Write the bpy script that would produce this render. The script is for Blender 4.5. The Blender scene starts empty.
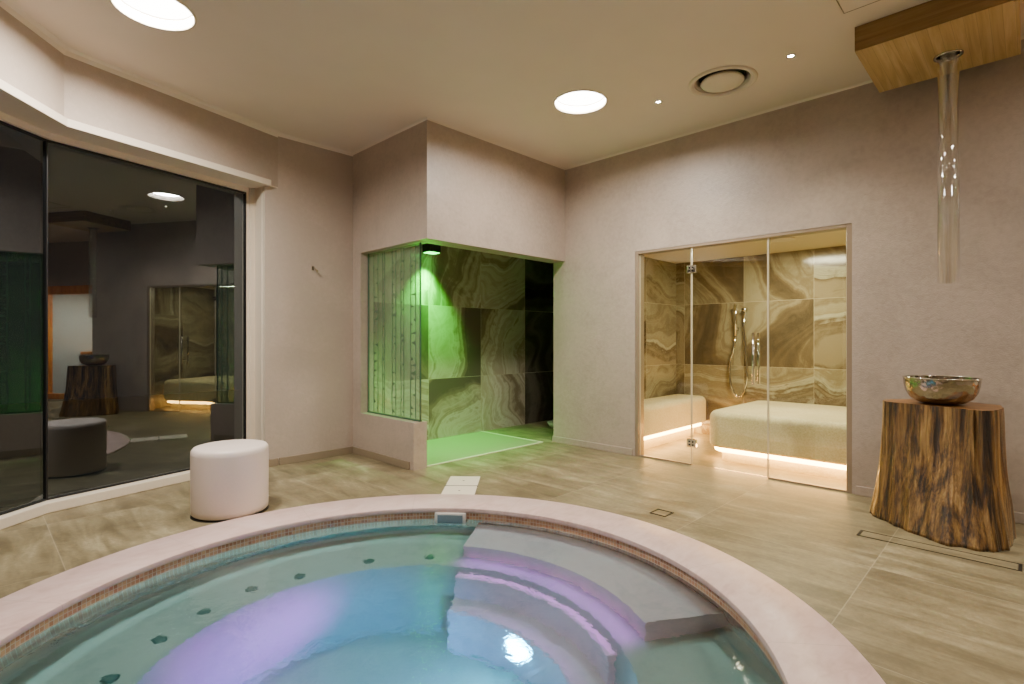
import bpy, bmesh, math, random
from mathutils import Vector, Matrix, noise
random.seed(7)
C = bpy.context.scene.collection
PI = math.pi

# ------------------------------------------------------------------ node helpers
class NT:
    def __init__(s, name):
        s.m = bpy.data.materials.new(name); s.m.use_nodes = True
        s.t = s.m.node_tree; s.t.nodes.clear()
        s.out = s.t.nodes.new('ShaderNodeOutputMaterial')
    def n(s, kind, ins=None, **props):
        d = s.t.nodes.new('ShaderNode' + kind)
        for k, v in props.items(): setattr(d, k, v)
        for k, v in (ins or {}).items():
            sock = d.inputs[k]
            if hasattr(v, 'is_linked') or hasattr(v, 'links'): s.t.links.new(v, sock)
            else: sock.default_value = v
        return d
    def math(s, op, a, b=0.0, c=None):
        ins = {0: a, 1: b}
        if c is not None: ins[2] = c
        return s.n('Math', ins, operation=op).outputs[0]
    def ramp(s, fac, stops, interp='LINEAR'):
        r = s.n('ValToRGB', {'Fac': fac}); cr = r.color_ramp; cr.interpolation = interp
        while len(cr.elements) > 1: cr.elements.remove(cr.elements[0])
        cr.elements[0].position = stops[0][0]; cr.elements[0].color = (*stops[0][1], 1)
        for p, c in stops[1:]:
            e = cr.elements.new(p); e.color = (*c, 1)
        return r.outputs['Color']
    def mix(s, fac, a, b, blend='MIX'):
        m = s.n('Mix', data_type='RGBA', blend_type=blend)
        for sock, v in ((m.inputs[0], fac), (m.inputs[6], a), (m.inputs[7], b)):
            if hasattr(v, 'links'): s.t.links.new(v, sock)
            else: sock.default_value = v if not isinstance(v, tuple) or len(v) == 4 else (*v, 1)
        return m.outputs[2]
    def pos(s): return s.n('NewGeometry').outputs['Position']
    def sep(s, v):
        o = s.n('SeparateXYZ', {0: v}).outputs; return o[0], o[1], o[2]
    def comb(s, x=0.0, y=0.0, z=0.0): return s.n('CombineXYZ', {0: x, 1: y, 2: z}).outputs[0]
    def scl(s, v, k): return s.n('VectorMath', {0: v, 1: k}, operation='MULTIPLY').outputs[0]
    def add(s, a, b): return s.n('VectorMath', {0: a, 1: b}, operation='ADD').outputs[0]
    def noise(s, v, scale, detail=4, rough=.5, dist=0.0):
        return s.n('TexNoise', {'Vector': v, 'Scale': scale, 'Detail': detail, 'Roughness': rough, 'Distortion': dist}).outputs['Fac']
    def bump(s, h, strength=.2, dist=.01):
        return s.n('Bump', {'Height': h, 'Strength': strength, 'Distance': dist}).outputs[0]
    def bsdf(s, col, rough=.5, metal=0.0, spec=.5, normal=None, emit=None, est=0.0, coat=0.0):
        ins = {'Roughness': rough, 'Metallic': metal, 'Specular IOR Level': spec, 'Coat Weight': coat}
        ins['Base Color'] = (*col, 1) if isinstance(col, tuple) else col
        if normal is not None: ins['Normal'] = normal
        if emit is not None: ins['Emission Color'] = (*emit, 1); ins['Emission Strength'] = est
        return s.n('BsdfPrincipled', ins).outputs[0]
    def end(s, sh):
        s.t.links.new(sh, s.out.inputs['Surface']); return s.m

def lin(r, g, b):
    f = lambda c: (c/255/12.92) if c <= 10 else ((c/255+.055)/1.055)**2.4
    return (f(r), f(g), f(b))

def plain(name, col, rough=.5, metal=0.0, spec=.5, bump=0.0, bscale=60, coat=0.0):
    t = NT(name)
    n1 = t.noise(t.pos(), bscale, 3)
    c = t.mix(t.math('MULTIPLY', n1, .25), (*col, 1), (*[x*.7 for x in col], 1))
    nm = t.bump(n1, bump, .01) if bump else None
    return t.end(t.bsdf(c, rough, metal, spec, nm, coat=coat))

def emission(name, col, st):
    t = NT(name); return t.end(t.n('Emission', {'Color': (*col, 1), 'Strength': st}).outputs[0])

def thin_glass(name, tint, ior=1.45, boost=1.0, rough=0.0, base=0.0, gcol=(1, 1, 1)):
    t = NT(name)
    # Schlick reflectance from the facing ratio: the same on both faces of a thin sheet
    fc = t.math('POWER', t.n('LayerWeight', {'Blend': .5}).outputs['Facing'], 5.0)
    f0 = ((ior-1)/(ior+1))**2
    f = t.math('MULTIPLY_ADD', fc, 1-f0, f0)
    f = t.math('MINIMUM', t.math('MULTIPLY_ADD', f, boost, base), 1.0)
    tr = t.n('BsdfTransparent', {'Color': (*tint, 1)}).outputs[0]
    gl = t.n('BsdfGlossy', {'Color': (*gcol, 1), 'Roughness': rough}).outputs[0]
    return t.end(t.n('MixShader', {0: f, 1: tr, 2: gl}).outputs[0])

def plaster(name, col, dark=.82, sheen=.5):
    t = NT(name); p = t.pos()
    a = t.noise(p, 2.2, 5, .6, .6); b = t.noise(p, 26, 5, .65, .4); c = t.noise(p, 140, 3)
    k = t.math('ADD', t.math('MULTIPLY', a, .55), t.math('MULTIPLY', b, .45))
    colr = t.ramp(k, [(.3, tuple(x*dark for x in col)), (.52, col), (.72, tuple(min(1, x*1.13) for x in col))])
    h = t.math('ADD', b, t.math('MULTIPLY', c, .6))
    rr = t.math('MULTIPLY_ADD', b, .25, sheen-.12)
    return t.end(t.bsdf(colr, rr, 0, .6, t.bump(h, .22, .012)))

def floor_mat():
    t = NT('floor_stone'); p = t.pos(); x, y, z = t.sep(p)
    S = .952
    def grid(v, o):
        f = t.math('FRACT', t.math('DIVIDE', t.math('SUBTRACT', v, o), S))
        d = t.math('MINIMUM', f, t.math('SUBTRACT', 1.0, f))
        return d, t.math('FLOOR', t.math('DIVIDE', t.math('SUBTRACT', v, o), S))
    dx, ix = grid(x, .335); dy, iy = grid(y, .575)
    joint = t.math('LESS_THAN', t.math('MINIMUM', dx, dy), .0026)
    rnd = t.n('TexWhiteNoise', {'Vector': t.comb(ix, iy, 0.0)}, noise_dimensions='2D').outputs['Color']
    q = t.add(p, t.scl(rnd, (7, 7, 7)))
    st = t.noise(t.scl(q, (5.5, 1.1, 1)), 1.4, 7, .62, .9)
    bl = t.noise(q, 2.3, 5, .6, .5)
    sp = t.noise(q, 40, 3, .6)
    k = t.math('ADD', t.math('MULTIPLY', st, .55), t.math('ADD', t.math('MULTIPLY', bl, .32), t.math('MULTIPLY', sp, .13)))
    col = t.ramp(k, [(.33, lin(82, 73, 53)), (.45, lin(110, 100, 74)), (.55, lin(137, 126, 96)), (.68, lin(176, 166, 134))])
    r1 = t.n('SeparateColor', {0: rnd}).outputs[0]
    col = t.mix(t.math('MULTIPLY', r1, .16), col, (*lin(130, 114, 88), 1))
    col = t.mix(t.math('MULTIPLY', joint, .22), col, (*lin(205, 192, 165), 1))
    rough = t.math('MULTIPLY_ADD', st, .3, .28)
    return t.end(t.bsdf(col, rough, 0, .4, t.bump(t.math('ADD', st, sp), .06, .01)))

def onyx(name, ax, su, sv, u0, v0, stops, gl=.14):
    """swirled onyx tiles; ax = 'X' or 'Y' is the horizontal run of the wall"""
    t = NT(name); x, y, z = t.sep(t.pos())
    u = x if ax == 'X' else y
    uu = t.math('DIVIDE', t.math('SUBTRACT', u, u0), su); vv = t.math('DIVIDE', t.math('SUBTRACT', z, v0), sv)
    iu = t.math('FLOOR', uu); iv = t.math('FLOOR', vv)
    fu = t.math('FRACT', uu); fv = t.math('FRACT', vv)
    eu = t.math('MULTIPLY', t.math('MINIMUM', fu, t.math('SUBTRACT', 1.0, fu)), su)
    ev = t.math('MULTIPLY', t.math('MINIMUM', fv, t.math('SUBTRACT', 1.0, fv)), sv)
    joint = t.math('LESS_THAN', t.math('MINIMUM', eu, ev), .0022)
    rc = t.n('TexWhiteNoise', {'Vector': t.comb(iu, iv, 0.0)}, noise_dimensions='2D').outputs['Color']
    base = t.add(t.comb(u, z, 0.0), t.scl(rc, (9, 9, 9)))
    w1 = t.n('TexNoise', {'Vector': base, 'Scale': 1.0, 'Detail': 1.5, 'Distortion': .5}).outputs['Color']
    wob = t.add(base, t.scl(t.add(w1, (-.5, -.5, -.5)), (1.1, 1.1, 1.1)))
    wx, wy, wz = t.sep(wob)
    r0, r1, r2 = t.sep(rc)
    an = t.math('MULTIPLY', r0, 5.0)
    ph = t.math('MULTIPLY', t.math('ADD', t.math('MULTIPLY', wx, t.math('COSINE', an)), t.math('MULTIPLY', wy, t.math('SINE', an))), 1.25)
    n1 = t.noise(t.comb(ph, 0.0, r1), 1.0, 2, .5)
    n2 = t.noise(t.comb(t.math('MULTIPLY', ph, 10.0), 0.0, r1), 1.0, 3, .6)
    fine = t.noise(wob, 7, 4, .6, .5)
    k = t.math('ADD', n1, t.math('ADD', t.math('MULTIPLY_ADD', n2, .16, -.08), t.math('MULTIPLY_ADD', fine, .10, -.05)))
    k = t.math('ADD', k, t.math('MULTIPLY_ADD', r1, .10, -.05))
    col = t.ramp(k, stops)
    col = t.mix(t.math('MULTIPLY', r2, .18), col, (*stops[len(stops)//2][1], 1))
    col = t.mix(t.math('MULTIPLY', joint, .8), col, (*lin(196, 184, 156), 1))
    return t.end(t.bsdf(col, gl, 0, .5))

def stump_bark():
    t = NT('split_log_wood'); p = t.n('TexCoord').outputs['Object']
    q = t.add(p, t.scl(t.n('TexNoise', {'Vector': p, 'Scale': 2.2, 'Detail': 2.0}).outputs['Color'], (.05, .05, .05)))
    a = t.noise(t.scl(q, (12, 12, .3)), 1.5, 5, .62, .12)
    b = t.noise(t.scl(q, (75, 75, 1.2)), 1.0, 5, .7, .15)
    c = t.noise(q, 6, 3, .5)
    k = t.math('ADD', t.math('MULTIPLY', a, .62), t.math('MULTIPLY', b, .38))
    col = t.ramp(k, [(.37, lin(14, 9, 6)), (.43, lin(42, 27, 14)), (.475, lin(92, 64, 30)), (.515, lin(128, 94, 46)), (.56, lin(160, 122, 64)), (.62, lin(192, 154, 92)), (.72, lin(120, 84, 42))])
    col = t.mix(t.math('MULTIPLY', c, .5), col, (*lin(44, 27, 13), 1))
    return t.end(t.bsdf(col, .34, 0, .5, t.bump(t.math('ADD', a, b), .5, .02), coat=.25))

def wood(name, c1, c2, c3, ax, rough=.45, board=.0, bax=0):
    t = NT(name); p = t.pos()
    sc = [26, 26, 26]; sc[ax] = 1.3
    a = t.noise(t.scl(p, tuple(sc)), 1.0, 5, .6, .8)
    col = t.ramp(a, [(.32, c1), (.5, c2), (.7, c3)])
    if board:
        v = t.sep(p)[bax]
        w = t.math('DIVIDE', v, board); f = t.math('FRACT', w)
        rn = t.n('TexWhiteNoise', {'W': t.math('FLOOR', w)}, noise_dimensions='1D').outputs['Value']
        col = t.mix(t.math('MULTIPLY', rn, .35), col, (*c1, 1))
        ln = t.math('LESS_THAN', f, .04)
        col = t.mix(t.math('MULTIPLY', ln, .45), col, (*[q*.45 for q in c1], 1))
    return t.end(t.bsdf(col, rough, 0, .4, t.bump(a, .08, .01)))

PC = Vector((1.18, 1.835, 0)); RO, RI = 1.765, 1.452
ZW = -.064

def coping_mat():
    t = NT('pink_coping_stone'); p = t.pos(); x, y, z = t.sep(p)
    an = t.math('ARCTAN2', t.math('SUBTRACT', y, PC.y), t.math('SUBTRACT', x, PC.x))
    w = t.math('MULTIPLY', an, 14/(2*PI)); f = t.math('FRACT', w)
    joint = t.math('LESS_THAN', f, .0045)
    rn = t.n('TexWhiteNoise', {'W': t.math('FLOOR', w)}, noise_dimensions='1D').outputs['Value']
    a = t.noise(p, 3.2, 6, .6, .8); b = t.noise(t.scl(p, (7, 16, 7)), 1.5, 4, .6, .6)
    k = t.math('ADD', t.math('MULTIPLY', a, .6), t.math('MULTIPLY', b, .4))
    col = t.ramp(k, [(.3, lin(184, 154, 146)), (.46, lin(205, 177, 170)), (.6, lin(214, 190, 184)), (.75, lin(226, 206, 201))])
    col = t.mix(t.math('MULTIPLY', rn, .1), col, (*lin(205, 172, 164), 1))
    col = t.mix(t.math('MULTIPLY', joint, .4), col, (*lin(150, 132, 122), 1))
    return t.end(t.bsdf(col, .38, 0, .4, t.bump(b, .05, .01)))

def mosaic_mat():
    t = NT('terracotta_mosaic'); p = t.pos(); x, y, z = t.sep(p)
    an = t.math('ARCTAN2', t.math('SUBTRACT', y, PC.y), t.math('SUBTRACT', x, PC.x))
    u = t.math('MULTIPLY', an, RI/.021); v = t.math('DIVIDE', z, .021)
    fu = t.math('FRACT', u); fv = t.math('FRACT', v)
    g = t.math('MAXIMUM', t.math('LESS_THAN', fu, .16), t.math('LESS_THAN', fv, .16))
    rn = t.n('TexWhiteNoise', {'Vector': t.comb(t.math('FLOOR', u), t.math('FLOOR', v), 0.0)}, noise_dimensions='2D').outputs['Value']
    col = t.ramp(rn, [(0, lin(166, 110, 78)), (.35, lin(192, 142, 104)), (.7, lin(206, 164, 124)), (1, lin(182, 120, 92))])
    col = t.mix(g, col, (*lin(206, 186, 164), 1))
    return t.end(t.bsdf(col, .3, 0, .5))

def basin_mat(name='pool_basin_stone', base=(188, 180, 172)):
    t = NT(name); p = t.pos()
    a = t.noise(p, 2.6, 5, .6, .6); b = t.noise(p, 14, 4, .6)
    k = t.math('ADD', t.math('MULTIPLY', a, .6), t.math('MULTIPLY', b, .4))
    c = lin(*base)
    col = t.ramp(k, [(.3, tuple(q*.80 for q in c)), (.5, c), (.7, tuple(min(1, q*1.06) for q in c))])
    return t.end(t.bsdf(col, .5, 0, .3))

def water_mat():
    t = NT('pool_water'); p = t.pos()
    a = t.noise(p, 3.2, 3, .55, .8); b = t.noise(p, 15, 3, .55, .9); c = t.noise(p, 46, 2, .5, .5)
    h = t.math('ADD', t.math('MULTIPLY', a, 1.0), t.math('ADD', t.math('MULTIPLY', b, .30), t.math('MULTIPLY', c, .07)))
    nm = t.bump(h, .16, .05)
    t.t.links.new(t.n('VolumeAbsorption', {'Color': (.02, .74, .78, 1), 'Density': .38}).outputs[0], t.out.inputs['Volume'])
    return t.end(t.n('BsdfGlass', {'Color': (1, 1, 1, 1), 'Roughness': .05, 'IOR': 1.33, 'Normal': nm}).outputs[0])

def hammered():
    t = NT('hammered_silver'); p = t.n('TexCoord').outputs['Object']
    v = t.n('TexVoronoi', {'Vector': p, 'Scale': 38.0}).outputs['Distance']
    return t.end(t.bsdf(lin(172, 164, 148), .14, 1, .5, t.bump(v, .25, .01)))

def linen():
    t = NT('stone_mosaic_bench'); p = t.pos()
    v = t.n('TexVoronoi', {'Vector': p, 'Scale': 62.0}).outputs['Distance']
    n1 = t.noise(p, 5, 4)
    k = t.math('ADD', t.math('MULTIPLY', v, .5), t.math('MULTIPLY', n1, .5))
    col = t.ramp(k, [(.25, lin(212, 194, 146)), (.5, lin(226, 209, 160)), (.75, lin(234, 219, 174))])
    return t.end(t.bsdf(col, .6, 0, .3, t.bump(v, .08, .004)))

M = {}
M['wall'] = plaster('taupe_stucco', lin(177, 162, 148), .8, .38)
M['wall_l'] = plaster('pale_stucco', lin(178, 163, 148), .93, .6)
M['ceil'] = plain('ceiling_paint', lin(236, 222, 206), .55, 0, .3, .02, 3)
M['cove'] = plain('cove_paint', lin(238, 226, 210), .5, 0, .3)
M['white'] = plain('white_lacquer', lin(232, 220, 200), .4, 0, .4)
M['floor'] = floor_mat()
M['base'] = plain('skirting_stone', lin(146, 131, 108), .45, 0, .4, .05, 30)
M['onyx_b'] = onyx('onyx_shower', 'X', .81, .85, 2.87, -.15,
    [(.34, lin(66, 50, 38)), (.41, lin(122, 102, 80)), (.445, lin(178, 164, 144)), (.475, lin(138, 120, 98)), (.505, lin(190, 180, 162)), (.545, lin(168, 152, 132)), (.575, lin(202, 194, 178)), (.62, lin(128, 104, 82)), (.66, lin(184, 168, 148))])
M['onyx_shade'] = onyx('onyx_passage_shade', 'X', .81, .85, 2.87, -.15, [(.36, lin(34, 29, 24)), (.45, lin(76, 68, 58)), (.5, lin(100, 92, 80)), (.58, lin(62, 54, 45)), (.66, lin(112, 102, 90))])  # shower tile darkened: the deep passage's shade is put into its colour
SS = [(.34, lin(72, 56, 36)), (.40, lin(112, 94, 66)), (.44, lin(156, 144, 112)), (.47, lin(126, 110, 82)), (.505, lin(162, 153, 122)), (.55, lin(146, 132, 100)), (.59, lin(186, 182, 154)), (.625, lin(100, 80, 54)), (.67, lin(150, 136, 106))]
M['onyx_sx'] = onyx('onyx_sauna_back', 'Y', .73, .743, 1.645, .103, SS)
M['onyx_sy'] = onyx('onyx_sauna_side', 'X', .73, .743, 6.28, .103, SS)
M['lamp'] = emission('lamp_diffuser', (1, .94, .86), 14)
M['lamp_b'] = emission('lamp_diffuser_dim', (1, .92, .80), 42)
M['spot'] = emission('spot_lens', (1, .93, .82), 160)
M['led'] = emission('led_strip', (1, .52, .15), 38)
M['green'] = emission('green_lens', (.04, 1, .10), 9)
M['pane'] = thin_glass('dark_window_glass', (.55, .6, .6), 1.5, 1.5, 0, .10, (.84, .93, 1))
M['pane_s'] = thin_glass('sauna_glass', (.95, .97, .93), 1.45, .8)
M['pane_g'] = thin_glass('shower_glass', (.86, .94, .88), 1.45, .8)
def milky():
    t = NT('milky_green_glass')
    fc = t.math('POWER', t.n('LayerWeight', {'Blend': .5}).outputs['Facing'], 5.0)
    f = t.math('MULTIPLY_ADD', fc, .9, .035)
    tr = t.n('BsdfTransparent', {'Color': (.88, .95, .9, 1)}).outputs[0]
    df = t.n('BsdfTranslucent', {'Color': (*lin(196, 214, 190), 1)}).outputs[0]
    d2 = t.n('BsdfDiffuse', {'Color': (*lin(196, 214, 190), 1)}).outputs[0]
    dd = t.n('MixShader', {0: .5, 1: df, 2: d2}).outputs[0]
    a = t.n('MixShader', {0: .2, 1: tr, 2: dd}).outputs[0]
    gl = t.n('BsdfGlossy', {'Color': (1, 1, 1, 1), 'Roughness': 0.0}).outputs[0]
    return t.end(t.n('MixShader', {0: f, 1: a, 2: gl}).outputs[0])
M['pane_g'] = milky()
M['edge'] = plain('glass_edge', lin(216, 206, 176), .25, 0, .5)
M['etch'] = plain('etched_pale', lin(176, 190, 166), .6, 0, .3)
M['etch_d'] = plain('etched_dark', lin(92, 114, 88), .6, 0, .3)
M['gedge'] = plain('green_glass_edge', lin(60, 88, 72), .2, 0, .5)
M['black'] = plain('black_gasket', lin(20, 20, 22), .4)
M['steel'] = plain('brushed_steel', lin(190, 182, 168), .25, 1)
M['chrome'] = plain('chrome', lin(220, 216, 208), .1, 1)
M['frame'] = plain('champagne_frame', lin(160, 142, 120), .35, .3)
M['dark'] = plain('dark_metal', lin(36, 32, 28), .4, .5)
M['acryl'] = thin_glass('clear_acrylic', (.985, .985, .98), 1.5, 2.2, .05, .03)
M['bark'] = stump_bark()
M['stop'] = wood('stump_top', lin(70, 42, 20), lin(130, 88, 44), lin(170, 124, 70), 1, .35)
M['woodf'] = wood('oak_fascia', lin(118, 90, 50), lin(142, 112, 66), lin(158, 128, 80), 1, .45)
M['woodb'] = wood('oak_bottom', lin(178, 146, 94), lin(200, 170, 116), lin(216, 190, 138), 0, .42, .052, 1)
M['orange'] = wood('orange_pine', lin(206, 116, 30), lin(232, 146, 52), lin(240, 168, 80), 2, .4)
M['cope'] = coping_mat(); M['mosaic'] = mosaic_mat(); M['basin'] = basin_mat(); M['step'] = basin_mat('pool_step_stone', (255, 208, 214))
M['water'] = water_mat(); M['silver'] = hammered(); M['bench'] = linen()
M['pouf'] = plain('white_leatherette', lin(230, 216, 206), .42, 0, .4, .05, 90)
M['tray'] = plain('tray_stone', lin(150, 150, 120), .4, 0, .4, .04, 20)
M['ground'] = plain('terrace_stone', lin(60, 60, 60), .7)
M['jet'] = plain('grey_jet', lin(92, 112, 106), .4)
M['whitep'] = plain('white_plastic', lin(235, 230, 222), .4)

# ------------------------------------------------------------------ mesh helpers
def obj(name, bm, m, parent=None, smooth=False, bevel=0.0, seg=2):
    bmesh.ops.recalc_face_normals(bm, faces=bm.faces)
    me = bpy.data.meshes.new(name); bm.to_mesh(me); bm.free()
    if smooth:
        for p in me.polygons: p.use_smooth = True
    me.materials.append(m)
    o = bpy.data.objects.new(name, me); C.objects.link(o)
    if parent is not None: o.parent = parent
    if bevel:
        b = o.modifiers.new('bevel', 'BEVEL'); b.width = bevel; b.segments = seg; b.limit_method = 'ANGLE'; b.angle_limit = .6
    return o

def auto(o, ang=.7):
    for p in o.data.polygons: p.use_smooth = True
    e = o.modifiers.new('split', 'EDGE_SPLIT'); e.split_angle = ang
    return o

def thing(name, label, cat, loc=(0, 0, 0), group=None, rz=0):
    o = bpy.data.objects.new(name, None); C.objects.link(o); o.location = loc; o.rotation_euler = (0, 0, rz)
    o.empty_display_size = .1
    o['label'] = label; o['category'] = cat
    if group: o['group'] = group
    return o

def tag(o, label, cat, group=None, kind=None):
    o['label'] = label; o['category'] = cat
    if group: o['group'] = group
    if kind: o['kind'] = kind
    return o

def struct(name, bm, m, parent=None, **k):
    o = obj(name, bm, m, parent, **k)
    if parent is None: o['kind'] = 'structure'
    return o

def box(bm, x0, y0, z0, x1, y1, z1):
    v = [bm.verts.new(p) for p in ((x0,y0,z0),(x1,y0,z0),(x1,y1,z0),(x0,y1,z0),(x0,y0,z1),(x1,y0,z1),(x1,y1,z1),(x0,y1,z1))]
    for f in ((0,3,2,1),(4,5,6,7),(0,1,5,4),(1,2,6,5),(2,3,7,6),(3,0,4,7)): bm.faces.new([v[i] for i in f])
    return bm

def bx(*a):
    bm = bmesh.new(); return box(bm, *a)

def prism(bm, pts, z0, z1):
    lo = [bm.verts.new((p[0], p[1], z0)) for p in pts]; hi = [bm.verts.new((p[0], p[1], z1)) for p in pts]
    n = len(pts)
    bm.faces.new(list(reversed(lo))); bm.faces.new(hi)
    for i in range(n): bm.faces.new((lo[i], lo[(i+1) % n], hi[(i+1) % n], hi[i]))
    return bm

def wallseg(bm, a, b, t, z0, z1):
    """vertical slab from a to b, thickness t to the left of a->b"""
    a = Vector((a[0], a[1])); b = Vector((b[0], b[1])); d = (b-a).normalized(); n = Vector((-d.y, d.x))*t
    return prism(bm, [a, b, b+n, a+n], z0, z1)

def lathe(bm, prof, n=64, cx=0, cy=0, closed=False, a0=0.0, a1=2*PI):
    full = abs(a1-a0-2*PI) < 1e-6
    k = n if full else n+1
    rings = []
    for i in range(k):
        a = a0+(a1-a0)*i/n; c, s = math.cos(a), math.sin(a)
        rings.append([bm.verts.new((cx+r*c, cy+r*s, z)) for r, z in prof])
    m = len(prof)
    for i in range(n):
        A = rings[i]; B = rings[(i+1) % k]
        for j in range(m if closed else m-1):
            j2 = (j+1) % m
            try: bm.faces.new((A[j], B[j], B[j2], A[j2]))
            except ValueError: pass
    if not full and closed:
        bm.faces.new(rings[0]); bm.faces.new(list(reversed(rings[-1])))
    bmesh.ops.remove_doubles(bm, verts=bm.verts, dist=1e-5)
    return bm

def disc(bm, r, z, n=48, cx=0, cy=0):
    bm.faces.new([bm.verts.new((cx+r*math.cos(2*PI*i/n), cy+r*math.sin(2*PI*i/n), z)) for i in range(n)]); return bm

def tube(bm, pts, r, n=10, cap=True):
    pts = [Vector(p) for p in pts]; rings = []
    up = Vector((0, 0, 1))
    for i, p in enumerate(pts):
        d = (pts[min(i+1, len(pts)-1)]-pts[max(i-1, 0)]).normalized()
        ref = up if abs(d.dot(up)) < .95 else Vector((1, 0, 0))
        u = d.cross(ref).normalized(); v = d.cross(u)
        rings.append([bm.verts.new(p+r*(math.cos(2*PI*k/n)*u+math.sin(2*PI*k/n)*v)) for k in range(n)])
    for A, B in zip(rings, rings[1:]):
        for k in range(n): bm.faces.new((A[k], A[(k+1) % n], B[(k+1) % n], B[k]))
    if cap: bm.faces.new(rings[0]); bm.faces.new(list(reversed(rings[-1])))
    return bm

def holed(outer, holes, z):
    """flat polygon at height z with holes"""
    bm = bmesh.new(); E = []
    for loop in [outer]+holes:
        v = [bm.verts.new((p[0], p[1], z)) for p in loop]
        E += [bm.edges.new((v[i], v[(i+1) % len(v)])) for i in range(len(v))]
    bmesh.ops.triangle_fill(bm, use_beauty=True, use_dissolve=False, edges=E)
    return bm

def circ(cx, cy, r, n=48): return [(cx+r*math.cos(2*PI*i/n), cy+r*math.sin(2*PI*i/n)) for i in range(n)]

def roundrect(x0, y0, x1, y1, r, n=8):
    pts = []
    for cx, cy, a in ((x1-r, y1-r, 0), (x0+r, y1-r, PI/2), (x0+r, y0+r, PI), (x1-r, y0+r, 1.5*PI)):
        for i in range(n+1):
            t = a+PI/2*i/n; pts.append((cx+r*math.cos(t), cy+r*math.sin(t)))
    return pts

# ------------------------------------------------------------------ plan
XW = 4.609; XB = 2.73; YB = 3.684; YS = 3.88; YL = 4.935; H = 3.05
P0 = (XB, YL); P1 = (1.975, YL); WJ = (1.861, 4.935); P2 = (.43, 4.50); P3 = (-1.725, 1.75)
G1 = (1.765, 5.138); G2 = (.357, 4.740); G3 = (-2.19, 2.486); F1 = (1.838, 5.158); GB, GT = .07, 2.50
S1 = (1.84, 5.07); S2 = (.36, 4.65); S3 = (-2.187, 2.40)
XE = 5.7; YEND = -.15; YBK = -3.4; XL = -2.3
HB = 2.55

LAMPS = [(3.41, 2.57, .205), (.74, 3.60, .20), (-.9, .6, .2), (3.3, -.75, .2), (1.2, -.9, .2), (.9, -2.5, .2), (3.4, -2.4, .2)]
VENT = (3.87, 1.62, .195)
SPOTS = [(3.84, 2.12), (3.84, 1.144), (3.6, -1.6), (2.4, -1.9)]

# floor with the pool cut out
room = [(XL, YBK), (XE+.1, YBK), (XE+.1, -.1), (6.42, -.1), (6.42, 5.08), (2.0, 5.08), (1.95, 5.4), G1, G2, G3, (XL, 2.3)]
struct('floor', holed(room, [circ(PC.x, PC.y, 1.6, 96)], 0), M['floor'])
cm = holed(room, [circ(x, y, r-.004) for x, y, r in LAMPS]+[circ(VENT[0], VENT[1], VENT[2])]+[circ(x, y, .022, 20) for x, y in SPOTS], H)
struct('ceiling', cm, M['ceil'])
gb = bmesh.new(); box(gb, -9, 5.6, -.12, 9, 14, -.08); box(gb, -9, 1.2, -.12, -2.4, 5.6, -.08)
struct('ground', gb, M['ground'])

# right wall with the steam room opening
OY0, OY1, OZ = .952, 2.800, 2.025
bm = bmesh.new()
box(bm, XW, YEND, 0, XW+.11, OY0, H); box(bm, XW, OY1, 0, XW+.11, YS-.03, H); box(bm, XW, OY0, OZ, XW+.11, OY1, H)
struct('wall_right', bm, M['wall'])
bm = bmesh.new()
wallseg(bm, (XB+.0, YL), P1, -.12, 0, H)
wallseg(bm, P1, WJ, -.12, 0, H)
struct('wall_left', bm, M['wall_l'])
bm = bmesh.new()
off = lambda p, dx, dy: (p[0]+dx, p[1]+dy)
prism(bm, [P1, P2, (G2[0], G2[1]+.06), (G1[0]+.02, G1[1]+.06), (1.975, 5.2)], HB, H)
struct('wall_window', bm, M['wall_l'])
bm = prism(bmesh.new(), [P2, P3, (G3[0]-.05, G3[1]+.05), (G2[0], G2[1]+.06)], HB, H)
struct('wall_window_corner', bm, M['wall_l'])
bm = bmesh.new(); wallseg(bm, (P3[0], P3[1]), (XL, 1.4), -.12, 0, H); wallseg(bm, (XL, 1.4), (XL, YBK), -.12, 0, H)
struct('wall_far_left', bm, M['wall_l'])
struct('wall_back', bx(XL, YBK-.1, 0, XE+.1, YBK, H), M['wall_l'])
# passage behind the camera on the right: return wall and wall with the pine sauna front
struct('wall_passage', bx(XW+.11, YEND, 0, XE+.1, YEND+.1, H), M['wall'])
CY0, CY1, CZ = -2.75, -.35, 2.2
bm = bmesh.new(); box(bm, XE, YBK, 0, XE+.1, CY0, H); box(bm, XE, CY1, 0, XE+.1, YEND, H); box(bm, XE, CY0, CZ, XE+.1, CY1, H)
struct('wall_cabin', bm, M['wall'])

# shower bulkhead, low wall, jamb, inner ceiling, tiled walls
bm = bmesh.new()
prism(bm, [(XB, YB), (XW, YB), (XW, YS), (XB+.145, YS), (XB+.145, YL), (XB, YL)], 2.02, H)
struct('wall_shower', bm, M['wall'])
bm = bmesh.new(); box(bm, XB, YS, 0, XB+.145, YL, .42)
struct('wall_shower_low', bm, M['wall'])
struct('wall_shower_jamb', bx(XB, 4.785, .42, XB+.145, YL, 2.02), M['wall'])
struct('ceiling_shower', bx(XB+.145, YS, 2.3, 6.4, YL, 2.34), M['ceil'])
struct('wall_shower_back', bx(XB+.0, YL, 0, 5.30, YL+.1, 2.4), M['onyx_b'])
struct('wall_shower_passage', bx(5.30, YL, 0, 6.4, YL+.1, 2.4), M['onyx_shade'])
struct('wall_shower_end', bx(6.3, 3.4, 0, 6.4, YL, 2.4), M['onyx_shade'])

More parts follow.
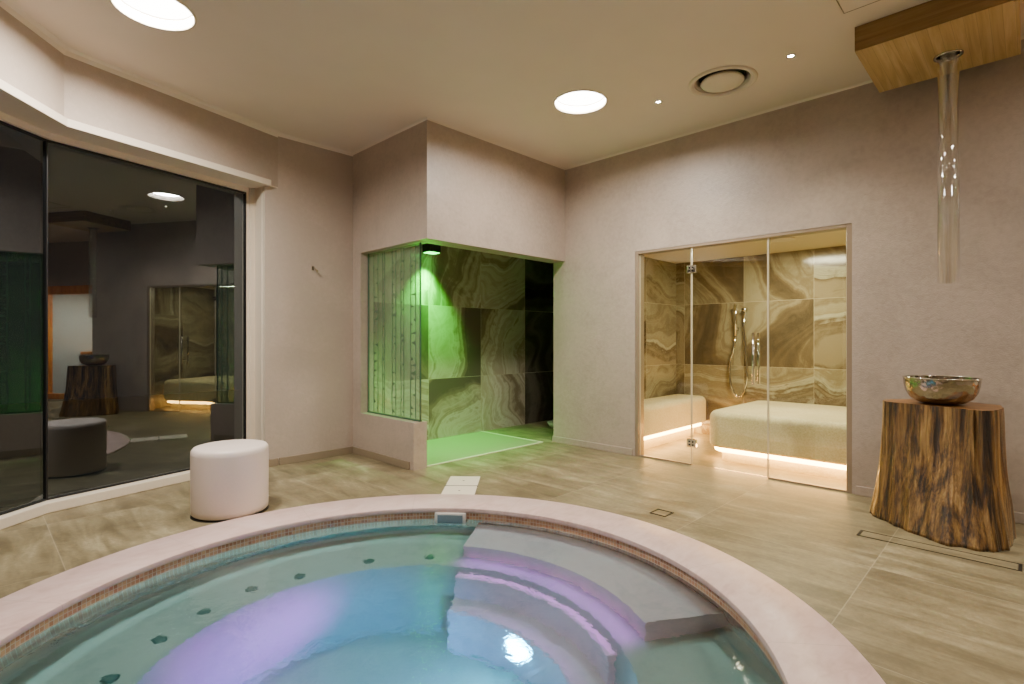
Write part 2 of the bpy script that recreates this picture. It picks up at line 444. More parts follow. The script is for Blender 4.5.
# steam room shell
SX0, SX1, SY0, SY1, SZ = XW+.11, 6.28, .72, 3.22, 2.12
struct('wall_steam_back', bx(SX1, SY0, 0, SX1+.1, SY1, 2.3), M['onyx_sx'])
struct('wall_steam_left', bx(SX0, SY1, 0, SX1+.1, SY1+.1, 2.3), M['onyx_sy'])
struct('wall_steam_right', bx(SX0, SY0-.1, 0, SX1+.1, SY0, 2.3), M['onyx_sy'])
struct('ceiling_steam', bx(SX0, SY0, SZ, SX1, SY1, SZ+.05), plain('steam_ceiling', lin(228, 214, 178), .5))

# skirtings
def skirting(name, segs, h=.068):
    bm = bmesh.new()
    for a, b in segs: wallseg(bm, a, b, .012, 0, h)
    return struct(name, bm, M['base'], bevel=.003)
skirting('baseboard_right', [((XW, OY0-.03), (XW, YEND)), ]) 
for o in [bpy.data.objects['baseboard_right']]: pass
bm = bmesh.new()
box(bm, XW-.012, YEND, 0, XW, OY0-.025, .068); box(bm, XW-.012, OY1+.025, 0, XW, YS-.03, .068); box(bm, XW-.012, YS-.03, 0, XW+.11, YS-.018, .068)
bpy.data.objects.remove(bpy.data.objects['baseboard_right'])
struct('baseboard_right', bm, M['wall'], bevel=.004)
bm = bmesh.new(); box(bm, 1.985, YL-.012, 0, XB, YL, .068); wallseg(bm, P1, WJ, .012, 0, .068)
struct('baseboard_left', bm, M['base'], bevel=.003)
bm = bmesh.new(); box(bm, XB-.012, YS+.055, 0, XB, YL-.012, .068)
struct('baseboard_shower', bm, M['base'], bevel=.003)

# ceiling coves
bm = bmesh.new()
cov = [(XW-.0, YEND), (XW, YB), (XB, YB), (XB, YL), P1, P2, P3, (XL, 1.4)]
for a, b in zip(cov, cov[1:]):
    A = Vector(a); B = Vector(b); d = (B-A).normalized(); n = Vector((-d.y, d.x))
    e = .028
    w = .042 if cov.index(a) >= 4 else (.03 if cov.index(a) == 3 else .018)
    A2 = A-d*0; B2 = B+d*0
    v = [bm.verts.new((q.x, q.y, z)) for q, z in ((A2, H-.001), (A2+n*w, H-.001), (A2+n*w*.35, H-w*.35), (A2, H-w), (B2, H-.001), (B2+n*w, H-.001), (B2+n*w*.35, H-w*.35), (B2, H-w))]
    for f in ((0,1,5,4),(1,2,6,5),(2,3,7,6),(3,0,4,7),(0,3,2,1),(4,5,6,7)): bm.faces.new([v[i] for i in f])
struct('trim_1', bm, M['cove'])
# window valance strip, jamb frame, sill
bm = bmesh.new()
def strip(bm, a, b, t, z0, z1): wallseg(bm, a, b, t, z0, z1)
dv = (Vector(P2)-Vector(P1)).normalized()
strip(bm, (Vector(P1)+dv*.085), P2, .025, HB-.012, HB+.042); strip(bm, P2, P3, .025, HB-.012, HB+.042)
struct('trim_2', bm, M['white'], bevel=.004)
bm = bmesh.new()
gd = (Vector(F1)-Vector(G1)).normalized(); gn = Vector((gd.y, -gd.x))
for a, b, pr in ((0, .03, .012), (.03, .076, .028)):
    p, q = Vector(G1)+gd*a, Vector(G1)+gd*b
    prism(bm, [p+gn*pr, q+gn*pr, q-gn*.05, p-gn*.05], 0, HB)
J0, J1 = Vector(WJ), Vector(F1); jd = (J1-J0).normalized(); jn = Vector((-jd.y, jd.x))
for s0, s1, pr in ((0, .05, .0), (.05, .15, .006), (.15, .21, .0)):
    p, q = J0+jd*s0, J0+jd*s1
    prism(bm, [p+jn*pr, q+jn*pr, q-jn*.1, p-jn*.1], 0, HB)
struct('trim_3', bm, M['white'], bevel=.003)
bm = prism(bmesh.new(), [S1, S2, S3, G3, G2, G1], 0, GB)
struct('trim_4', bm, M['white'], bevel=.006)
# window soffit
bm = prism(bmesh.new(), [P1, P2, P3, G3, G2, G1], HB-.008, HB+.001)
for a, b in ((G1, G2), (G2, G3)): wallseg(bm, a, b, .04, GT, HB-.006)
struct('trim_5', bm, M['cove'])

# windows
def window(i, a, b):
    A, B = Vector(a), Vector(b); d = (B-A).normalized(); n = Vector((-d.y, d.x))
    L = (B-A).length
    bm = bmesh.new(); g = .008
    for s0, s1, z0, z1 in ((0, g, GB, GT), (L-g, L, GB, GT), (g, L-g, GB, GB+.012), (g, L-g, GT-.012, GT)):
        p, q = A+d*s0, A+d*s1; prism(bm, [p+n*.012, q+n*.012, q-n*.03, p-n*.03], z0, z1)
    f = struct('window_%d' % i, bm, M['black'])
    bm = bmesh.new(); p, q = A+d*g, A+d*(L-g)
    bm.faces.new([bm.verts.new(v) for v in ((p.x, p.y, GB+.01), (q.x, q.y, GB+.01), (q.x, q.y, GT-.01), (p.x, p.y, GT-.01))])
    obj('pane', bm, M['pane'], f)
window(1, G1, G2); window(2, G2, G3)
bm = wallseg(bmesh.new(), P3, G3, -.05, 0, HB); struct('trim_6', bm, M['white'])

# ------------------------------------------------------------------ ceiling lamps, spots, vent, hatch
LL = ['round recessed ceiling lamp glowing white before the shower corner', 'round recessed ceiling lamp glowing near the window header, cut by the top edge',
      'round ceiling lamp at the far left wall behind the viewer', 'round ceiling lamp by the passage behind the viewer', 'round ceiling lamp just behind the viewer',
      'round ceiling lamp near the back wall, left one', 'round ceiling lamp near the back wall, right one']
for i, (x, y, r) in enumerate(LAMPS):
    t = thing('ceiling_lamp', LL[i], 'lamp', (x, y, H), 'recessed round ceiling lamps')
    obj('housing', lathe(bmesh.new(), [(r+.012, -.004), (r-.004, -.006), (r-.006, .08), (r+.012, .08)], 64, closed=True), M['white'], t, True)
    obj('diffuser', disc(bmesh.new(), r-.006, .06, 64), M['lamp'], t)
    l = bpy.data.lights.new('lamp_light', 'AREA'); l.shape = 'DISK'; l.size = 2*(r-.012); l.energy = (60, 100)[i] if i < 2 else 13; l.color = (1, .92, .83)
    l.cycles.is_caustics_light = True
    lo = bpy.data.objects.new('lamp_light', l); C.objects.link(lo); lo.parent = t; lo.location = (0, 0, .052)
SL = ['tiny bright ceiling spot between the round lamp and the air vent', 'tiny bright ceiling spot between the air vent and the wooden box', 'tiny ceiling spot behind the viewer near the passage', 'tiny ceiling spot behind the viewer near the back']
for i, (x, y) in enumerate(SPOTS):
    t = thing('ceiling_spot', SL[i], 'spotlight', (x, y, H), 'small ceiling spots')
    obj('rim', lathe(bmesh.new(), [(.030, -.001), (.027, -.005), (.019, -.004), (.0185, .02), (.03, .02)], 28, closed=True), M['chrome'], t, True)
    obj('lens', disc(bmesh.new(), .0185, .002, 24), M['spot'], t)
    l = bpy.data.lights.new('spot_beam', 'SPOT'); l.energy = 60; l.color = (1, .88, .7); l.spot_size = 1.9; l.spot_blend = .8; l.shadow_soft_size = .02
    lo = bpy.data.objects.new('spot_beam', l); C.objects.link(lo); lo.location = (0, 0, -.012); lo.parent = t
t = thing('air_vent', 'round white ceiling air vent with domed centre disc', 'vent', (VENT[0], VENT[1], H))
obj('ring', lathe(bmesh.new(), [(.238, -.0005), (.236, -.010), (.222, -.014), (.206, -.011), (.196, .012), (.165, .045), (.24, .045)], 64, closed=True), M['white'], t, True)
obj('throat', lathe(bmesh.new(), [(.195, .044), (.19, .10), (.0, .10)], 48), M['dark'], t, True)
obj('disc', lathe(bmesh.new(), [(0, -.022), (.10, -.021), (.142, -.014), (.152, -.004), (.146, .006), (0, .01)], 56), M['white'], t, True)
b = bx(3.0, .22, H-.003, 3.548, .77, H-.0005)
o = struct('ceiling_hatch', b, M['ceil'], bevel=.001)
bm = bmesh.new(); box(bm, 3.548, .22, H-.004, 3.553, .775, H); box(bm, 3.0, .77, H-.004, 3.553, .775, H)
struct('trim_7', bm, M['base'])

# ------------------------------------------------------------------ shower fittings
t = thing('shower_glass_screen', 'clear glass screen with etched birch trunks on the low shower wall', 'glass screen', (2.815, 4.33, .42))
obj('pane', bx(-.005, -.43, 0, .005, .452, 1.598), M['pane_g'], t)
bm = bmesh.new(); box(bm, -.007, -.438, 0, .007, -.43, 1.6); box(bm, -.007, .44, 0, .007, .452, 1.6); box(bm, -.012, -.438, 0, .012, .452, .014)
obj('edge', bm, M['gedge'], t)
rnd = random.Random(3)
trunks = [(-.33, .075), (-.16, .045), (-.02, .06), (.16, .035), (.30, .075)]
for yc, w in trunks:
    bm = bmesh.new()
    for s in (-1, 1):
        pts = []
        for k in range(17):
            z = .02+1.56*k/16; yy = yc+s*w/2+rnd.uniform(-.004, .004)
            pts.append((yy, z))
        for (y0, z0), (y1, z1) in zip(pts, pts[1:]):
            ww = rnd.uniform(.004, .009)
            v = [bm.verts.new(p) for p in ((-.0062, y0-ww, z0), (-.0062, y0+ww, z0), (-.0062, y1+ww, z1), (-.0062, y1-ww, z1))]
            bm.faces.new(v)
    z = .06
    while z < 1.5:
        s = rnd.choice((-1, 1)); ln = rnd.uniform(.4, 1.1)*w; th = rnd.uniform(.006, .02)
        y0 = yc+s*w/2; y1 = y0-s*ln; dz = rnd.uniform(-.015, .015)
        bm.faces.new([bm.verts.new(p) for p in ((-.0064, y0, z-th), (-.0064, (y0+y1)/2, z-th*.6+dz*.5), (-.0064, y1, z+dz), (-.0064, (y0+y1)/2, z+th*.6+dz*.5), (-.0064, y0, z+th))])
        z += rnd.uniform(.04, .16)
    obj('etched_trunk', bm, M['etch_d'], t)
bm = bmesh.new()
t = thing('shower_tray', 'green lit stone shower floor with pale edging strips', 'shower tray', (3.7, 4.4, 0))
obj('tray', bx(-.82, -.47, .0005, .775, .53, .004), M['tray'], t)
bm = bmesh.new(); box(bm, -.82, -.492, .0005, .80, -.47, .008); box(bm, .775, -.47, .0005, .80, .53, .008)
obj('edging', bm, M['white'], t)
GX, GY = 3.62, 4.80
t = thing('green_shower_light', 'small dark spotlight throwing green light down the shower wall', 'spotlight', (GX, GY, 2.3))
obj('housing', bx(-.08, -.07, -.17, .08, .07, 0), M['dark'], t, bevel=.008)
obj('lens', bx(-.066, -.055, -.177, .066, .055, -.1705), M['green'], t)
l = bpy.data.lights.new('green_beam', 'SPOT'); l.energy = 400; l.color = (.05, 1, .03); l.spot_size = 1.5; l.spot_blend = 1.0; l.shadow_soft_size = .03
lo = bpy.data.objects.new('green_beam', l); C.objects.link(lo); lo.parent = t; lo.location = (0, .0, -.19)
t = thing('low_bowl', 'pale round bowl on the floor deep in the dark shower passage', 'bowl', (5.40, 4.40, 0))
obj('body', lathe(bmesh.new(), [(0, 0), (.10, 0), (.14, .03), (.17, .075), (.162, .075), (.13, .035), (0, .02)], 40), M['whitep'], t, True)

# wall hook
t = thing('wall_hook', 'small metal coat hook on the pale wall right of the window', 'hook', (2.306, YL, 1.842))
obj('plate', bx(-.012, -.006, -.02, .012, 0, .02), M['steel'], t, bevel=.002)
obj('peg', tube(bmesh.new(), [(0, -.004, .01), (0, -.03, .005), (.012, -.045, -.02), (.03, -.05, -.035)], .006), M['steel'], t, True)

# ------------------------------------------------------------------ steam room front and fittings
YD0, YD1 = 2.2226, 1.5587
GXP = XW+.03
t = thing('steam_room_frame', 'slim champagne metal frame around the steam room opening', 'frame', (XW, (OY0+OY1)/2, 0))
def fr(name, x0, y0, z0, x1, y1, z1): obj(name, bx(x0-XW, y0-(OY0+OY1)/2, z0, x1-XW, y1-(OY0+OY1)/2, z1), M['frame'], t, bevel=.002)
fr('jamb', XW+.004, OY0, 0, XW+.11, OY0+.036, OZ); fr('jamb', XW+.004, OY1-.036, 0, XW+.11, OY1, OZ)
fr('head', XW+.004, OY0+.036, OZ-.026, XW+.11, OY1-.036, OZ)
fr('bottom_channel', XW+.015, OY0+.036, 0, XW+.045, YD1-.004, .014); fr('bottom_channel', XW+.015, YD0+.004, 0, XW+.045, OY1-.036, .014)
def panel(name, label, cat, y0, y1, z0, z1, hinge=False):
    t = thing(name, label, cat, (GXP, (y0+y1)/2, 0)); w = (y1-y0)/2
    obj('pane', bx(-.004, -w, z0, .004, w, z1), M['pane_s'], t)
    bm = bmesh.new(); box(bm, -.005, -w, z0, .005, -w+.005, z1); box(bm, -.005, w-.005, z0, .005, w, z1)
    obj('edge', bm, M['edge'], t)
    return t
panel('fixed_glass_panel', 'fixed clear glass panel at the left of the steam room door', 'glass panel', YD0+.004, OY1-.037, .014, OZ-.027)
panel('fixed_glass_panel', 'fixed clear glass panel at the right of the steam room door', 'glass panel', OY0+.037, YD1-.004, .014, OZ-.027)
d = panel('glass_door', 'frameless glass steam room door with twin bar handles', 'door', YD1, YD0, .012, OZ-.03)
wd = (YD0-YD1)/2
for z in (1.80, .203):
    h = obj('hinge', bx(-.016, wd-.045, z-.036, .016, wd+.045, z+.036), M['chrome'], d, bevel=.005)
    bm = bmesh.new()
    for dy in (-.016, .016):
        tube(bm, [(-.022, wd+dy, z+.014), (-.015, wd+dy, z+.014)], .007, 12); tube(bm, [(-.022, wd+dy, z-.014), (-.015, wd+dy, z-.014)], .007, 12)
    obj('screw', bm, M['dark'], h)
hy = 1.655-(YD0+YD1)/2
for s in (-1, 1):
    h = obj('handle', tube(bmesh.new(), [(s*.06, hy, .775), (s*.06, hy, 1.21)], .0125, 16), M['chrome'], d, True)
    for z in (.84, 1.145): obj('post', tube(bmesh.new(), [(s*.004, hy, z), (s*.055, hy, z)], .008, 12), M['chrome'], h, True)

def bench(name, label, x0, y0, x1, y1, z0, z1, r, plinth, leds):
    t = thing(name, label, 'bench', ((x0+x1)/2, (y0+y1)/2, 0)); cx, cy = (x0+x1)/2, (y0+y1)/2
    bm = bmesh.new()
    rings = []
    e = .07
    prof = [(0.02, z0), (0, z0+.02)]+[(e-e*math.cos(a), z1-e+e*math.sin(a)) for a in [PI/2*i/7 for i in range(8)]]
    for ins, z in prof:
        rings.append([bm.verts.new((p[0]-cx, p[1]-cy, z)) for p in roundrect(x0+ins, y0+ins, x1-ins, y1-ins, max(r-ins, .03))])
    n = len(rings[0])
    for A, B in zip(rings, rings[1:]):
        for i in range(n): bm.faces.new((A[i], A[(i+1) % n], B[(i+1) % n], B[i]))
    bm.faces.new(rings[0]); bm.faces.new(rings[-1])
    auto(obj('seat_block', bm, M['bench'], t))
    px0, py0, px1, py1 = plinth
    obj('plinth', prism(bmesh.new(), [(p[0]-cx, p[1]-cy) for p in roundrect(px0, py0, px1, py1, .08)], 0, z0+.005), M['bench'], t)
    o = obj('light_strip', tube(bmesh.new(), [(a-cx, b-cy, z0-.024) for a, b in leds], .021, 8), M['led'], t)
    return t
def led_path(x0, y0, x1, y1, r, n=8):
    return roundrect(x0, y0, x1, y1, r, n)
bx0, by0, bx1, by1 = 4.93, .86, 6.27, 2.235
pl = led_path(bx0+.055, by0+.055, bx1-.03, by1-.055, .12); k0 = pl[8:28]
bench('warming_bench', 'wide pale lounging bench lit from beneath, on the right in the steam room', bx0, by0, bx1, by1, .135, .475, .15, (bx0+.10, by0+.10, bx1-.02, by1-.10), [(bx1-.05, by1-.055)]+k0+[(bx1-.05, by0+.055)])
lx0, ly0, lx1, ly1 = 4.74, 2.80, 6.27, 3.215
pl2 = led_path(lx0, ly0+.05, lx1-.05, ly1, .08)
bench('corner_bench', 'pale glowing bench against the left wall of the steam room', lx0, ly0, lx1, ly1, .16, .475, .07, (lx0+.02, ly0+.10, lx1-.10, ly1-.005), [(lx0+.03, ly0+.05)]+[p for p in pl2[27:36]]+[(lx1-.05, ly1-.05)])

t = thing('hand_shower', 'chrome hand shower with looped hose on the steam room back wall', 'hand shower', (SX1, 2.42, 0))
obj('wall_bracket', tube(bmesh.new(), [(0, .03, 1.28), (-.05, .03, 1.28)], .022, 16), M['chrome'], t, True)
obj('handset', tube(bmesh.new(), [(-.05, .03, 1.20), (-.055, .03, 1.40), (-.07, .028, 1.56)], .017, 12), M['chrome'], t, True)
hp = [(-.05, .03, 1.2), (-.05, .05, 1.05)]+[(-.045, .0+.10*math.cos(a), .79+.30*math.sin(a)) for a in [PI*.22-i*(1.4*PI)/24 for i in range(25)]]+[(-.04, -.075, 1.16), (-.035, -.06, 1.30), (-.03, -.06, 1.5)]
obj('hose', tube(bmesh.new(), hp, .014, 8), M['chrome'], t, True)
obj('valve', tube(bmesh.new(), [(0, -.06, 1.50), (-.045, -.06, 1.50)], .028, 16), M['chrome'], t, True)
l = bpy.data.lights.new('steam_lamp', 'AREA'); l.shape = 'DISK'; l.size = .5; l.energy = 36; l.color = (1, .90, .64)
t = thing('steam_room_lamp', 'flat round ceiling lamp in the steam room', 'lamp', (5.45, 1.7, SZ))
obj('housing', lathe(bmesh.new(), [(0, 0), (.11, 0), (.11, -.012), (0, -.012)], 32), M['white'], t)
lo = bpy.data.objects.new('steam_lamp', l); C.objects.link(lo); lo.parent = t; lo.location = (0, 0, -.02)

# ------------------------------------------------------------------ ice fountain: wooden box, tube, stump, bowl
BZ = 2.90; X0, X1, Y0, Y1 = 3.755, 4.50, .062, .762
t = thing('ceiling_box', 'light oak box hung under the ceiling at the right wall', 'box', ((X0+X1)/2, (Y0+Y1)/2, H)); bxm, bym = (X0+X1)/2, (Y0+Y1)/2
def bp(name, m, x0, y0, z0, x1, y1, z1, **k): return obj(name, bx(x0-bxm, y0-bym, z0-H, x1-bxm, y1-bym, z1-H), m, t, **k)
bp('front_board', M['woodf'], X0, Y0, BZ+.003, X0+.02, Y1, H-.001, bevel=.002)
bp('back_board', M['woodf'], X1-.02, Y0, BZ+.003, X1, Y1, H-.001)
bp('end_board', M['woodb'], X0+.02, Y0-.022, BZ, X1, Y0, H-.001, bevel=.002); bp('end_board', M['woodf'], X0+.02, Y1-.02, BZ+.003, X1-.02, Y1, H-.001)
hb = holed([(X0-bxm+.004, Y0-bym), (X1-bxm, Y0-bym), (X1-bxm, Y1-bym), (X0-bxm+.004, Y1-bym)], [circ(4.21-bxm, .36-bym, .064)], BZ-H)
bp_o = obj('bottom_panel', hb, M['woodb'], t)
obj('collar', lathe(bmesh.new(), [(.098, .0), (.096, -.006), (.068, -.008), (.0625, .0), (.0625, .05), (.07, .05), (.07, .0)], 48, 4.21-bxm, .36-bym, closed=True).copy() if False else lathe(bmesh.new(), [(.074, -.001), (.072, -.006), (.060, -.007), (.056, -.001), (.056, .06), (.064, .06), (.064, -.001)], 48, 4.21-bxm, .36-bym, closed=True), M['steel'], t, True).location.z = BZ-H
o = obj('ice_tube', lathe(bmesh.new(), [(.053, BZ+.05), (.053, 1.50), (.048, 1.50), (.048, BZ+.05)], 96, 0, 0, closed=True), M['acryl'], None, True)
o.location = (4.21, .36, 0); tag(o, 'clear acrylic tube hanging from the oak ceiling box above the bowl', 'tube')

# stump
st_b = [(4.150, .745), (4.00, .60), (3.905, .48), (3.83, .36), (3.835, .24), (3.875, .155), (3.945, .10), (4.10, .07), (4.28, .07), (4.42, .16), (4.48, .32), (4.46, .50), (4.38, .66), (4.27, .76)]
st_t = [(4.150, .675), (4.095, .60), (4.06, .48), (4.02, .36), (3.985, .275), (3.965, .215), (3.965, .17), (4.07, .13), (4.24, .12), (4.40, .17), (4.46, .32), (4.45, .48), (4.38, .60), (4.27, .68)]
def smooth_loop(pts, n):
    out = []; m = len(pts)
    for k in range(n):
        u = k*m/n; i = int(u); f = u-i
        a, b, c, d = [Vector(pts[(i+j-1) % m]) for j in range(4)]
        out.append(.5*((2*b)+(-a+c)*f+(2*a-5*b+4*c-d)*f*f+(-a+3*b-3*c+d)*f**3))
    return out
N = 220; LB, LT = smooth_loop(st_b, N), smooth_loop(st_t, N)
SC = Vector((4.2, .38)); ZT = .755
bm = bmesh.new(); rings = []; NZ = 40
for j in range(NZ+1):
    v = j/NZ; z = ZT*v; ring = []
    w = (1-v)**1.7
    for k in range(N):
        p = LT[k].lerp(LB[k], w)
        r = (p-SC); a = k/N*2*PI
        g = noise.noise(Vector((math.cos(a)*5, math.sin(a)*5, z*.7)))*.022+noise.noise(Vector((math.cos(a)*17, math.sin(a)*17, z*1.3+5)))*.009
        g += noise.noise(Vector((math.cos(a)*3, math.sin(a)*3, z*3+9)))*.010
        if v > .97: g *= .8
        q = p+r.normalized()*g
        zz = z+(.012*noise.noise(Vector((math.cos(a)*2, math.sin(a)*2, 3))) if j == 0 else 0)*0
        ring.append(bm.verts.new((q.x-SC.x, q.y-SC.y, z)))
    rings.append(ring)
for A, B in zip(rings, rings[1:]):
    for k in range(N): bm.faces.new((A[k], A[(k+1) % N], B[(k+1) % N], B[k]))
bm.faces.new(rings[0])
top_ring = [Vector(v.co) for v in rings[-1]]
t = thing('log_stump', 'dark streaked tree stump table standing before the right wall', 'stump', (SC.x, SC.y, 0))
obj('trunk', bm, M['bark'], t, True)
bm = bmesh.new(); bm.faces.new([bm.verts.new((p.x, p.y, ZT)) for p in top_ring]); ex = bmesh.ops.inset_region(bm, faces=bm.faces[:], thickness=.01)
obj('cut_top', bm, M['stop'], t)
t = thing('metal_bowl', 'shiny hammered silver bowl sitting on the tree stump', 'bowl', (4.20, .395, ZT+.001))
auto(obj('body', lathe(bmesh.new(), [(0, 0), (0.08, 0), (0.12, 0.01164), (0.156, 0.0388), (0.1776, 0.07566), (0.1864, 0.1164), (0.1896, 0.16), (0.1848, 0.161), (0.1808, 0.1164), (0.1712, 0.07954), (0.1488, 0.04462), (0.112, 0.0194), (0, 0.00776)], 72), M['silver'], t), 1.2)
obj('rim', lathe(bmesh.new(), [(0.192, 0.1552), (0.1944, 0.16), (0.192, 0.1649), (0.184, 0.1649), (0.1832, 0.16)], 72, closed=True), M['chrome'], t, True)

# pouf
o = obj('round_pouf', lathe(bmesh.new(), [(0, .012), (0.2232, .012), (0.2304, .02), (0.2322, .05), (0.2331, .40), (0.2304, .425), (0.2196, .440), (0.2025, .445), (0, .448)], 96), M['pouf'], None)
o.location = (1.226, 3.845, 0); auto(o, .9)
tag(o, 'white upholstered cylindrical pouf standing between window and pool', 'pouf')
p = obj('foot_ring', lathe(bmesh.new(), [(0, 0), (.235, 0), (0.2115, .013), (0, .013)], 64), M['dark'], o)

# floor fittings
t = thing('drain_cover', 'pale stone access cover of two slabs at the pool edge', 'cover', (2.70, 3.195, 0), rz=math.radians(43))
for a0, a1 in ((-.270, -.005), (.005, .285)):
    s = obj('slab', bx(a0, -.125, .0005, a1, .125, .006), M['white'], t, bevel=.002)
    obj('finger_hole', lathe(bmesh.new(), [(0, .0065), (.009, .0065)], 16, (a0+a1)/2, 0), M['dark'], s)
obj('joint', bx(-.004, -.13, .0003, .004, .13, .0066), M['dark'], t)
bm = bmesh.new(); s = .058
for a in ((-s, -s, s, -s+.008), (-s, s-.008, s, s), (-s, -s, -s+.008, s), (s-.008, -s, s, s)): box(bm, a[0], a[1], .0003, a[2], a[3], .003)
t = thing('floor_drain', 'small square floor drain with dark outline near the pool', 'drain', (3.215, 1.752, 0))
obj('frame', bm, M['dark'], t); obj('plate', bx(-s+.012, -s+.012, .0003, s-.012, s-.012, .002), M['floor'], t)
t = thing('slot_drain', 'long narrow tiled slot drain in front of the stump', 'drain', (3.71, .38, 0))
bm = bmesh.new()
for a in ((-.058, -.35, -.053, .35), (.053, -.35, .058, .35)): box(bm, a[0], a[1], .0003, a[2], a[3], .002)
for a in ((-.058, -.352, .058, -.338), (-.058, .338, .058, .352)): box(bm, a[0], a[1], .0003, a[2], a[3], .0025)
obj('frame', bm, M['dark'], t); obj('plate', bx(-.05, -.335, .0003, .05, .335, .0015), M['floor'], t)

# ------------------------------------------------------------------ whirlpool
pool = thing('whirlpool', 'round sunken whirlpool with pink stone rim filling the foreground', 'pool', (PC.x, PC.y, 0))
cp = lathe(bmesh.new(), [(RI+.012, -.012), (RI-.004, -.010), (RI-.008, 0), (RI-.003, .016), (RI+.012, .022), (RO-.012, .022), (RO, .012), (RO, -.001), (1.59, -.04)], 160, closed=True)
auto(obj('coping', cp, M['cope'], pool), .8)
obj('mosaic_band', lathe(bmesh.new(), [(RI+.016, -.008), (RI+.016, -.072)], 160), M['mosaic'], pool, True)
prof = [(RI+.016, -.072), (RI+.016, -.26), (RI-.005, -.295), (1.40, -.31), (1.02, -.315), (.985, -.335), (.96, -.42), (.945, -1.0), (.92, -1.03), (0, -1.06)]
auto(obj('basin', lathe(bmesh.new(), prof, 128), M['basin'], pool), .6)
a0, a1 = math.radians(-34), math.radians(34.2)
auto(obj('step', lathe(bmesh.new(), [(1.10, -.50), (1.10, -.155), (1.115, -.145), (1.465, -.145), (1.465, -.50)], 60, closed=True, a0=a0, a1=a1), M['step'], pool), .6)
auto(obj('step', lathe(bmesh.new(), [(.925, -1.04), (.925, -.405), (.935, -.395), (1.11, -.395), (1.11, -1.04)], 60, closed=True, a0=a0, a1=a1), M['step'], pool), .6)
auto(obj('step', lathe(bmesh.new(), [(.775, -1.05), (.775, -.66), (.785, -.65), (.93, -.65), (.93, -1.05)], 60, closed=True, a0=a0, a1=a1), M['step'], pool), .6)
wt = bmesh.new()
lathe(wt, [(0, ZW)]+[(RI*i/12+.015*(i == 12), ZW) for i in range(1, 13)]+[(RI+.015, -1.12), (0, -1.12)], 96)
w = obj('pool_water', wt, M['water'], None)
for p_ in w.data.polygons: p_.use_smooth = p_.normal.z > .9
assert max(w.data.polygons, key=lambda p_: p_.center.z).normal.z > 0; w.location = (PC.x, PC.y, 0)
tag(w, 'rippled turquoise and violet lit water filling the round pool', 'water', kind='stuff')
# air jets on the seat
for an, r in ((123, 1.09), (110.4, 1.10), (97.3, 1.11), (84.5, 1.075), (45, 1.08), (64, 1.08), (137, 1.09), (151, 1.09)):
    a = math.radians(an)
    obj('air_jet', lathe(bmesh.new(), [(0, .010), (.014, .012), (.024, .010), (.030, .003), (.030, -.02)], 24), M['jet'], pool, True).location = (r*math.cos(a), r*math.sin(a), -.312)
# skimmer
an = math.atan2(2.835-PC.y, 2.31-PC.x)
sk = obj('skimmer', bx(-.03, -.105, -.09, .0, .105, .035), M['whitep'], pool, bevel=.004)
sk.location = ((RI+.012)*math.cos(an), (RI+.012)*math.sin(an), -.048); sk.rotation_euler = (0, 0, an)
obj('mouth', bx(-.034, -.085, -.072, -.029, .085, .022), plain('skimmer_mouth', lin(120, 140, 150), .4), sk)
# underwater lamps, with added fill and tint spots
def pool_lamp(ang, r, z, col, emit, energy, size=.11, tilt=0.0):
    a = math.radians(ang)
    e = obj('underwater_lamp', lathe(bmesh.new(), [(0, .012), (size*.62, .012), (size*.72, .008), (size*.75, -.01)], 32), emission('pool_lamp_glow', col, emit), pool, True)
    e.location = (r*math.cos(a), r*math.sin(a), z)
    e.rotation_euler = Vector((-math.cos(a)*math.cos(tilt), -math.sin(a)*math.cos(tilt), math.sin(tilt))).to_track_quat('Z', 'Y').to_euler()
    l = bpy.data.lights.new('pool_beam', 'AREA'); l.shape = 'DISK'; l.size = size; l.energy = energy; l.color = col
    lo = bpy.data.objects.new('pool_beam', l); C.objects.link(lo); lo.parent = pool
    q = Vector((-math.cos(a)*math.cos(tilt), -math.sin(a)*math.cos(tilt), math.sin(tilt)))
    lo.location = Vector(e.location)+q*.02; lo.rotation_euler = q.to_track_quat('-Z', 'Y').to_euler()
def pool_spot(ang, r, z, to, col, energy, size=1.4, lens=True):
    a = math.radians(ang)
    l = bpy.data.lights.new('pool_spot', 'SPOT'); l.energy = energy; l.color = col; l.spot_size = size; l.spot_blend = .9; l.shadow_soft_size = .06
    lo = bpy.data.objects.new('pool_spot', l); C.objects.link(lo); lo.parent = pool
    p = Vector((r*math.cos(a), r*math.sin(a), z)); b = math.radians(to[0]); q = Vector((to[1]*math.cos(b), to[1]*math.sin(b), to[2]))
    lo.location = p; lo.rotation_euler = (q-p).to_track_quat('-Z', 'Y').to_euler()
    if not lens: return
    e = obj('underwater_lamp', lathe(bmesh.new(), [(0, .012), (.05, .012), (.06, .008), (.062, -.01)], 32), emission('pool_lamp_glow', col, 3), pool, True)
    e.location = p-(q-p).normalized()*.03; e.rotation_euler = (q-p).to_track_quat('Z', 'Y').to_euler()
pool_lamp(2, .772, -.78, (.10, .60, 1), 28, 3.5, .13, .1)
TEAL = (.05, .75, .55); VIO = (.85, .02, .95); BLU = (.0, .36, .95); WARM_FILL = (1, .55, .62)
pool_spot(-150, 1.41, -.20, (60, 1.2, -.34), TEAL, 7, 1.7)
pool_spot(-100, 1.41, -.20, (110, 1.2, -.34), TEAL, 7, 1.7)
pool_spot(-125, 1.41, -.10, (45, 1.40, -.25), WARM_FILL, 70, 1.5)  # added fill lamp, brightens the seat and top step
pool_spot(60, .3, -1.04, (104, .95, -.60), VIO, 75, 1.45)
pool_spot(-95, .93, -.60, (60, .2, -1.0), BLU, 130, 1.35)
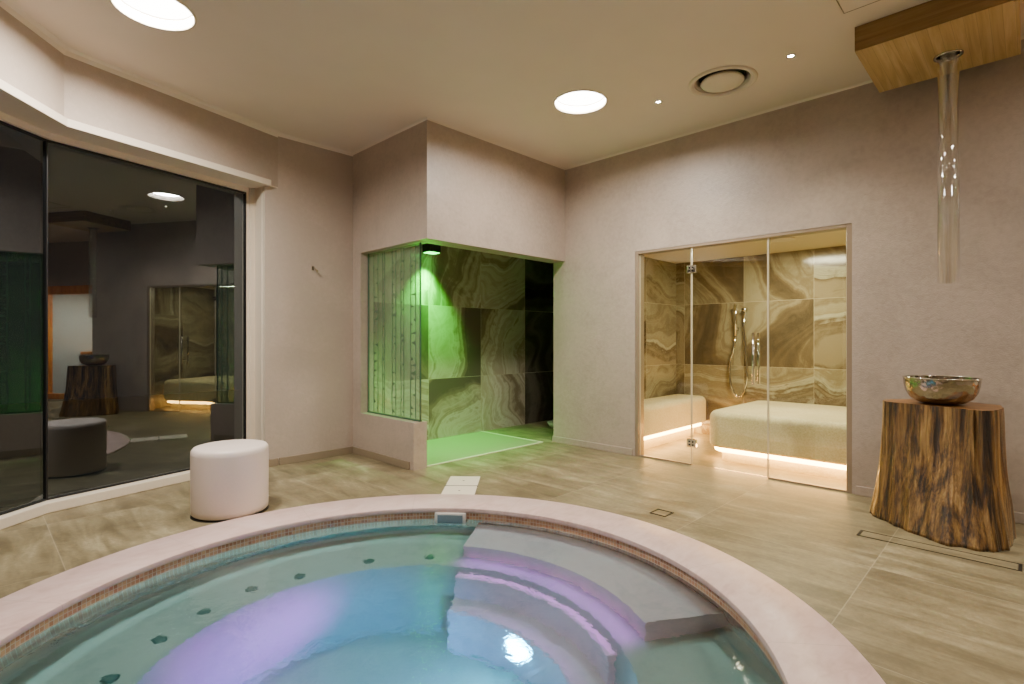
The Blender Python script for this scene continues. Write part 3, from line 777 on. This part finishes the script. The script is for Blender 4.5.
for k_ in range(9):  # unseen violet spots without fixtures, added to tint the second step's tread
    an_ = -30+60*k_/8
    pool_spot(an_, 1.03, -.17, (an_, 1.0, -.395), (.62, .05, 1), 1.5, 1.5, False)

w.cycles.is_caustics_caster = True
for c_ in pool.children:
    if c_.type == 'MESH': c_.cycles.is_caustics_receiver = True

# ------------------------------------------------------------------ pine sauna front in the passage behind (seen mirrored in the window)
t = thing('sauna_cabin_front', 'orange pine framed glass front of a lit sauna cabin in the side passage', 'sauna', (XE, (CY0+CY1)/2, 0)); cy = (CY0+CY1)/2
f = bmesh.new()
for y0, y1, z0, z1 in ((CY0, CY0+.14, 0, CZ), (CY1-.14, CY1, 0, CZ), (CY0+.14, CY1-.14, CZ-.16, CZ), (CY0+.14, CY1-.14, 0, .1), (-1.1, -1.0, .1, CZ-.16)):
    box(f, -.03, y0-cy, z0, .1, y1-cy, z1)
obj('frame', f, M['orange'], t)
obj('pane', bx(.03, CY0+.14-cy, .1, .04, CY1-.14-cy, CZ-.16), M['pane_s'], t)
b = bmesh.new(); box(b, 1.3, CY0-cy, 0, 1.34, CY1-cy, CZ); box(b, .1, CY0-cy-.04, 0, 1.34, CY0-cy, CZ); box(b, .1, CY1-cy, 0, 1.34, CY1-cy+.04, CZ); box(b, .1, CY0-cy, CZ, 1.34, CY1-cy, CZ+.04)
obj('lining', b, plain('pale_lining', lin(196, 200, 196), .6), t)
for z in (.45, .9):
    obj('bench', bx(.75, CY0-cy, z-.05, 1.3, CY1-cy, z), M['orange'], t)
l = bpy.data.lights.new('cabin_lamp', 'AREA'); l.size = .6; l.energy = 90; l.color = (1, .92, .80)
lo = bpy.data.objects.new('cabin_lamp', l); C.objects.link(lo); lo.parent = t; lo.location = (.7, 0, CZ-.03)

# ------------------------------------------------------------------ camera, world, render look
cam = bpy.data.cameras.new('camera'); co = bpy.data.objects.new('camera', cam); C.objects.link(co)
cam.sensor_width = 36; cam.lens = 36*530/1024; cam.clip_start = .02
cam.shift_y = -2/1024
co.location = (0, 0, 1.15)
A = math.radians(44.35)
co.rotation_euler = (PI/2, 0, A-PI/2)
bpy.context.scene.camera = co
wd_ = bpy.data.worlds.new('night'); bpy.context.scene.world = wd_; wd_.use_nodes = True
wd_.node_tree.nodes['Background'].inputs[0].default_value = (.006, .007, .009, 1)
sc = bpy.context.scene
sc.view_settings.view_transform = 'Filmic' if False else 'AgX'
sc.view_settings.look = 'None'
sc.view_settings.exposure = .33
try:
    sc.cycles.use_denoising = True; sc.cycles.denoiser = 'OPENIMAGEDENOISE'
    sc.cycles.max_bounces = 10; sc.cycles.diffuse_bounces = 5; sc.cycles.glossy_bounces = 5; sc.cycles.transmission_bounces = 8; sc.cycles.transparent_max_bounces = 16
    sc.cycles.caustics_reflective = False; sc.cycles.caustics_refractive = True
    sc.cycles.sample_clamp_indirect = 6; sc.cycles.blur_glossy = .3
except Exception: pass
